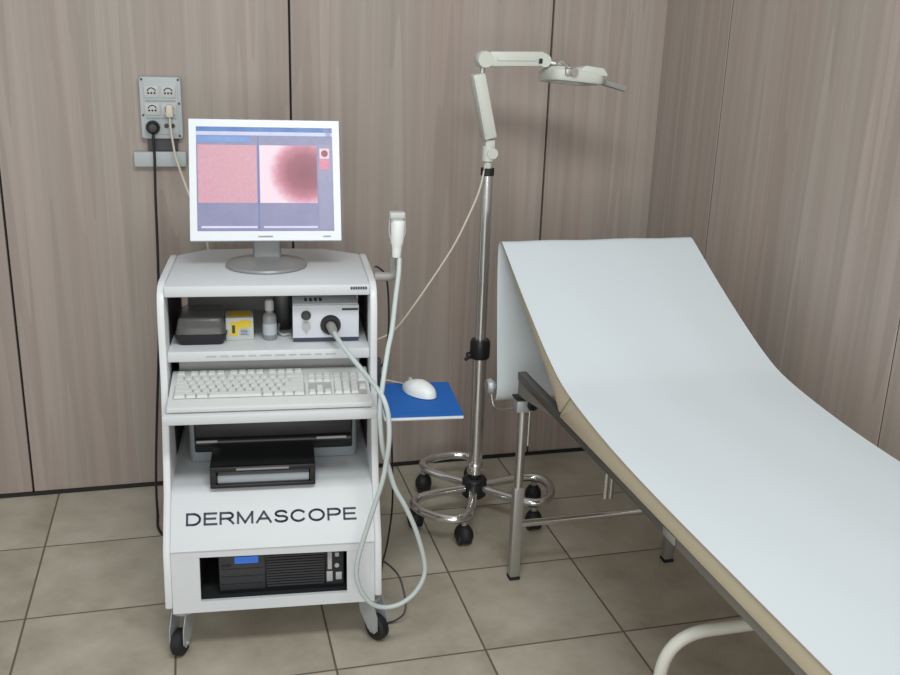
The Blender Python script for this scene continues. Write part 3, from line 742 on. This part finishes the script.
bm = BM(); merge(bm, beam((-.012, -.010, 1.5015), (.158, -.010, 1.5055), .044, .022)); merge(bm, beam((-.012, .013, 1.5015), (.158, .013, 1.5055), .038, .018)); merge(bm, beam((.01, -.0225, 1.502), (.135, -.0225, 1.5045), .010, .004, .001)); ua = obj('upper_arm', bm, 'lamp', la)
bm = BM(); lathe(bm, [(0, -.024), (.019, -.024), (.019, .024), (0, .024)], 20, rodm((.160, 0, 1.501), (0, 1, 0))); box2(bm, (.145, -.0205, 1.515), (.165, .02, 1.523), .002); obj('elbow_joint', bm, 'lamp', la)
bm = BM(); box2(bm, (.140, -.0262, 1.492), (.151, -.0205, 1.507), .002); obj('clamp_screw', bm, 'rubber', ua)
bm = BM(); tube(bm, spline([(.168, 0, 1.500), (.195, -.010, 1.492), (.222, -.016, 1.490), (.245, -.020, 1.474)], 5), .010, 10); lathe(bm, [(0, -.020), (.013, -.020), (.013, .020), (0, .020)], 14, rodm((.208, -.012, 1.491), (0, 1, 0))); box2(bm, (.198, -.104, 1.462), (.232, -.088, 1.482), .004); tube(bm, [(.206, -.100, 1.476), (.206, -.02, 1.492)], .007, 10); lathe(bm, [(0, -.012), (.012, -.012), (.012, .012), (0, .012)], 14, rodm((.222, -.098, 1.474), (0, 1, 0))); obj('head_joint', bm, 'steel', la)
# head: shallow rounded housing seen nearly edge-on, tipped towards the viewer
HR = Matrix.Translation((.252, -.005, 1.456)) @ Matrix.Rotation(.08, 4, 'Y') @ Matrix.Rotation(math.radians(-5), 4, 'X')
bm = BM(); f = bmesh.new()
def oval(a, b_, z, n=36): return [f.verts.new((a * math.copysign(abs(math.cos(t)) ** .45, math.cos(t)), b_ * math.copysign(abs(math.sin(t)) ** .45, math.sin(t)), z)) for t in [2 * PI * k / n for k in range(n)]]
rings = [oval(.056, .055, -.019), oval(.082, .085, -.019), oval(.086, .090, -.012), oval(.086, .090, .010), oval(.078, .078, .021), oval(.056, .055, .022)]
rings.append(rings[0])
for A, B in zip(rings, rings[1:]):
    for k in range(len(A)): f.faces.new((A[k], A[(k + 1) % len(A)], B[(k + 1) % len(B)], B[k]))
bmesh.ops.transform(f, matrix=HR, verts=f.verts); merge(bm, f); rb_ = bmesh.new(); prism(rb_, [(-.006, .014), (.012, .030), (.070, .028), (.084, .012), (.084, .004), (-.006, .004)], 'y', -.086, .080, .004); bmesh.ops.transform(rb_, matrix=HR, verts=rb_.verts); merge(bm, rb_); hd = obj('lamp_head', bm, 'lamp', la)
bm = BM(); f = bmesh.new(); A = oval(.057, .056, -.006); B = oval(.057, .056, .004); f.faces.new(A); f.faces.new(B)
for k in range(36): f.faces.new((A[k], A[(k + 1) % 36], B[(k + 1) % 36], B[k]))
bmesh.ops.transform(f, matrix=HR, verts=f.verts); merge(bm, f); obj('lens', bm, 'lens', hd)
bm = BM(); prism(bm, [(.096, -.020), (.13, -.024), (.14, -.013), (.215, -.010), (.215, .010), (.14, .013), (.13, .024), (.096, .020)], 'z', -.012, .006, .004)
bmesh.ops.transform(bm, matrix=HR @ Matrix.Translation((-.026, 0, .020)) @ Matrix.Rotation(.17, 4, 'Y'), verts=bm.verts); obj('handle', bm, mat('grey_handle', (150, 150, 146), .5), la)
bm = BM(); tube(bm, spline([(-.010, -.012, 1.192), (-.027, -.012, 1.112), (-.056, -.012, 1.038), (-.104, -.012, .938), (-.172, -.012, .831), (-.250, 0, .711), (-.285, .02, .661), (-.331, .02, .636), (-.40, .03, .62), (-.46, .03, .60)], 8), .0032, 8); obj('lamp_cord', bm, 'ivory', la)

# ------------------------------------------------------------------ examination couch
BX0, BX1 = .852, 1.450
co = thing('examination_couch', 'beige vinyl examination couch with raised backrest on a chrome frame', 'examination couch', (1.15, 2.44, 0))
OX, OY = 1.15, 2.44
def C(x, y, z): return (x - OX, y - OY, z)
def build(name, bm, m, par=None, **k):
    bmesh.ops.translate(bm, vec=(-OX, -OY, 0), verts=bm.verts); return obj(name, bm, m, par or co, **k)
RZ0, RZ1 = .638, .663
for X in (.865, 1.413):
    bm = BM(); box2(bm, (X, 1.53, RZ0), (X + .025, 2.445, RZ1), .003); build('side_rail', bm, 'raildark')
    bm = BM(); box2(bm, (X, .66, RZ0), (X + .025, 1.525, RZ1), .003); build('side_rail', bm, 'railgrey')
    bm = BM(); prism(bm, [(2.444, .6375), (2.17, .6375), (2.17, .634), (2.40, .598), (2.444, .596)], 'x', X + .003 if X < 1 else X + .018, X + .007 if X < 1 else X + .022); build('gusset_plate', bm, 'gusset')
    bm = BM(); box2(bm, (X - .003, 1.485, RZ0 + .003), (X - .0002, 1.535, RZ1 - .004), .001); build('hinge_bracket', bm, 'steel')
for Y in (2.20, 1.60, .70):
    bm = BM(); box2(bm, (.89, Y, RZ0 + .002), (1.413, Y + .02, RZ1 - .003), .003); build('cross_rail', bm, 'raildark')
def leg(x, y, top):
    bm = BM(); tube(bm, [(x, y, .30), (x, y, top)], .0135, 16); lg_ = build('leg', bm, 'chrome')
    bm = BM(); box2(bm, (x - .0155, y - .0155, .010), (x + .0155, y + .0155, .305), .004); build('leg_sleeve', bm, 'steel', lg_)
    bm = BM(); box2(bm, (x - .0165, y - .0165, 0), (x + .0165, y + .0165, .0098), .002); build('rubber_foot', bm, 'rubber', lg_)
leg(.884, 2.439, .636); leg(1.395, 2.439, .636); leg(.884, .72, .636); leg(1.395, .72, .636)
for Y in (2.439, .72):
    bm = BM(); tube(bm, [(.8995, Y, .182), (1.3795, Y, .182)], .011, 14); build('crossbar', bm, 'chrome')
# clamp with its knob where the left front leg meets the rail
bm = BM(); box2(bm, (.860, 2.418, .546), (.908, 2.462, .582), .003); cb_ = build('leg_clamp', bm, 'zinc')
bm = BM(); lathe(bm, [(0, 0), (.016, 0), (.019, .006), (.016, .013), (0, .014)], 16, rodm((.902, 2.417, .572), (.4, -1, 0))); box2(bm, (.858, 2.414, .5825), (.914, 2.465, .588), .002)
build('clamp_knob', bm, 'rubber', cb_)
bm = BM(); tube(bm, [(.908, 2.43, .560), (.955, 2.415, .560)], .0055, 10); build('clamp_bolt', bm, 'dark', cb_)
bm = BM(); tube(bm, [(.909, 2.45, .575), (.909, 2.45, .43)], .0065, 10); tube(bm, [(.9, 2.445, .56), (.909, 2.45, .56)], .006, 8); build('support_rod', bm, 'chrome')
bm = BM(); tube(bm, round_path([(1.163, 2.215, .650), (1.163, 2.435, .60), (1.163, 2.435, .242)], .03), .0095, 14); tube(bm, round_path([(1.180, 2.215, .650), (1.180, 2.435, .60), (1.180, 2.435, .242)], .03), .008, 10); build('backrest_prop', bm, 'chrome')
# cushion: seat and backrest
def off(line, d):
    out = []
    for i, p in enumerate(line):
        a = Vector(line[max(i - 1, 0)]); b_ = Vector(line[min(i + 1, len(line) - 1)]); t = (b_ - a).normalized(); out.append((p[0] + t.y * d, p[1] - t.x * d))
    return out
flat = [(.64, .703), (1.2, .705), (1.5, .707), (1.70, .712), (1.85, .722), (1.98, .735), (2.030, .742)]
back = [(2.0315, .7425), (2.075, .751), (2.13, .768), (2.20, .796), (2.30, .842), (2.40, .891), (2.50, .943), (2.575, .983), (2.600, .993)]
def lower(line, t): return [(y, z - t(y)) for y, z in line]
bm = BM(); prism(bm, flat + [(2.098, .668), (2.09, .6645), (1.9, .6645), (.64, .6645)], 'x', BX0 + .004, BX1 - .004, .006); build('seat_cushion', bm, 'beige')
bm = BM(); prism(bm, back + [(2.606, .984), (2.590, .972)] + [(2.50, .917), (2.40, .860), (2.30, .802), (2.20, .745), (2.14, .707), (2.100, .672)], 'x', BX0 + .004, BX1 - .004, .006); build('backrest', bm, 'beige')
# paper roll and its holder behind the backrest
RC = (2.622, .551)
bm = BM(); tube(bm, [(.840, RC[0], RC[1]), (1.46, RC[0], RC[1])], .008, 12); rh = build('roll_holder', bm, 'chrome')
bm = BM(); lathe(bm, [(0, -.012), (.020, -.012), (.024, -.006), (.024, .004), (.016, .008), (.016, .012), (0, .012)], 20, rodm((.842, RC[0], RC[1] + .004), (1, 0, 0))); build('end_knob', bm, 'zinc', rh)
bm = BM(); tube(bm, round_path([(.844, RC[0], RC[1]), (.846, 2.60, .502), (.850, 2.57, .496), (.866, 2.455, .545)], .02), .0035, 8); build('wire_arm', bm, 'chrome', rh)
pa = thing('paper_cover', 'wide white paper sheet pulled over the whole examination couch', 'paper', (OX, OY, 0))
def pbuild(name, bm, m, par=None, **k):
    bmesh.ops.translate(bm, vec=(-OX, -OY, 0), verts=bm.verts); return obj(name, bm, m, par or pa, **k)
line = [(.625, .60), (.630, .69), (.64, .709), (.9, .7115), (1.2, .712), (1.5, .713), (1.70, .718), (1.85, .728), (1.98, .742), (2.068, .757), (2.13, .776), (2.20, .804), (2.30, .850), (2.40, .899), (2.50, .951), (2.575, .991), (2.603, 1.003), (2.622, .997), (2.630, .975), (2.627, .90), (2.615, .80), (2.598, .68), (2.585, .60), (2.581, .551), (2.593, .522), (2.622, .510)]
fine_ = [(v.x, v.y) for v in spline([(y, z, 0) for y, z in line], 5)]
bm = BM(); rows_ = []
for y, z in fine_:
    r = []
    for k in range(13):
        x = BX0 - .002 + (BX1 - BX0 + .004) * k / 12
        r.append(bm.verts.new((x, y, z + .0012 * math.sin(k * 1.3 + y * 4) * (0 if k in (0, 12) else 1))))
    rows_.append(r)
for A, B in zip(rows_, rows_[1:]):
    for k in range(12): bm.faces.new((A[k], A[k + 1], B[k + 1], B[k]))
pbuild('sheet', bm, 'paper', angle=60)
bm = BM(); b2 = bmesh.new(); lathe(bm, [(.012, -.270), (.038, -.270), (.038, .270), (.012, .270)], 36, rodm((OX, RC[0], RC[1]), (1, 0, 0))); pbuild('roll', bm, 'paper')

# ------------------------------------------------------------------ low stool tucked under the couch
st = thing('step_stool', 'cream bent-tube stool with red step, tucked under the couch', 'step stool', (1.09, 1.42, 0))
for Y in (.09, -.13):
    zt = .422 if Y > 0 else .20
    bm = BM(); tube(bm, round_path([(-.220, Y + (.02 if Y > 0 else 0), .0125), (-.206, Y, zt), (.206, Y, zt), (.220, Y + (.02 if Y > 0 else 0), .0125)], .095, 10), .0135, 14); fo_ = obj('frame_hoop', bm, 'stool', st)
    for s in (-1, 1):
        bm = BM(); lathe(bm, [(0, 0), (.018, 0), (.017, .022), (0, .024)], 14, Matrix.Translation((s * .220, Y + (.02 if Y > 0 else 0), 0))); obj('rubber_tip', bm, 'rubber', fo_)
bm = BM(); 
for s in (-1, 1): tube(bm, [(s * .214, .095, .16), (s * .214, -.13, .16)], .010, 10)
obj('side_brace', bm, 'stool', st)
bm = BM(); prism(bm, [(-.20, -.145), (.20, -.145), (.20, .085), (.13, .120), (.085, .158), (.053, .168), (.02, .158), (-.05, .100), (-.20, .085)], 'z', .2145, .232, .004); obj('step_tread', bm, 'red', st)

# ------------------------------------------------------------------ light
def area(name, loc, target, sx, sy, e, col=(1, 1, 1)):
    l = bpy.data.lights.new(name, 'AREA'); l.shape = 'RECTANGLE'; l.size = sx; l.size_y = sy; l.energy = e; l.color = col
    o = bpy.data.objects.new(name, l); COL.objects.link(o); o.location = loc
    o.rotation_euler = (Vector(target) - Vector(loc)).to_track_quat('-Z', 'Y').to_euler(); return o
area('ceiling_lamp', (.35, .85, 2.6), (.55, 2.4, .5), 1.2, .4, 29, (.97, 1.0, 1.0))
area('front_fill', (-.3, -1.9, 1.5), (.3, 3, .9), 2.4, 1.8, 52, (1, .985, .96))  # added frontal fill from behind the camera, no known window there
w = bpy.data.worlds.new('World'); SC.world = w; w.use_nodes = True
bgn = w.node_tree.nodes['Background']; bgn.inputs[0].default_value = (.93, .96, 1.0, 1); bgn.inputs[1].default_value = .50

# ------------------------------------------------------------------ camera
f_, pitch, roll, yaw, h = 966.67, .3032, .0324, .2647, 1.566
cy_, sy_2 = math.cos(yaw), math.sin(yaw); cp, sp_ = math.cos(pitch), math.sin(pitch)
F = Vector((sy_2 * cp, cy_ * cp, -sp_)); R = Vector((cy_, -sy_2, 0)); Uv = R.cross(F)
R2 = R * math.cos(roll) + Uv * math.sin(roll); U2 = Uv * math.cos(roll) - R * math.sin(roll)
cam = bpy.data.cameras.new('camera'); cam.sensor_width = 36; cam.lens = f_ / 900 * 36; cam.clip_start = .05
co_ = bpy.data.objects.new('camera', cam); COL.objects.link(co_)
mw = Matrix((R2, U2, -F)).transposed().to_4x4(); mw.translation = (0, 0, h); co_.matrix_world = mw
SC.camera = co_
SC.view_settings.view_transform = 'Standard'; SC.view_settings.look = 'None'; SC.view_settings.exposure = .08; SC.view_settings.gamma = 1
SC.cycles.use_denoising = True
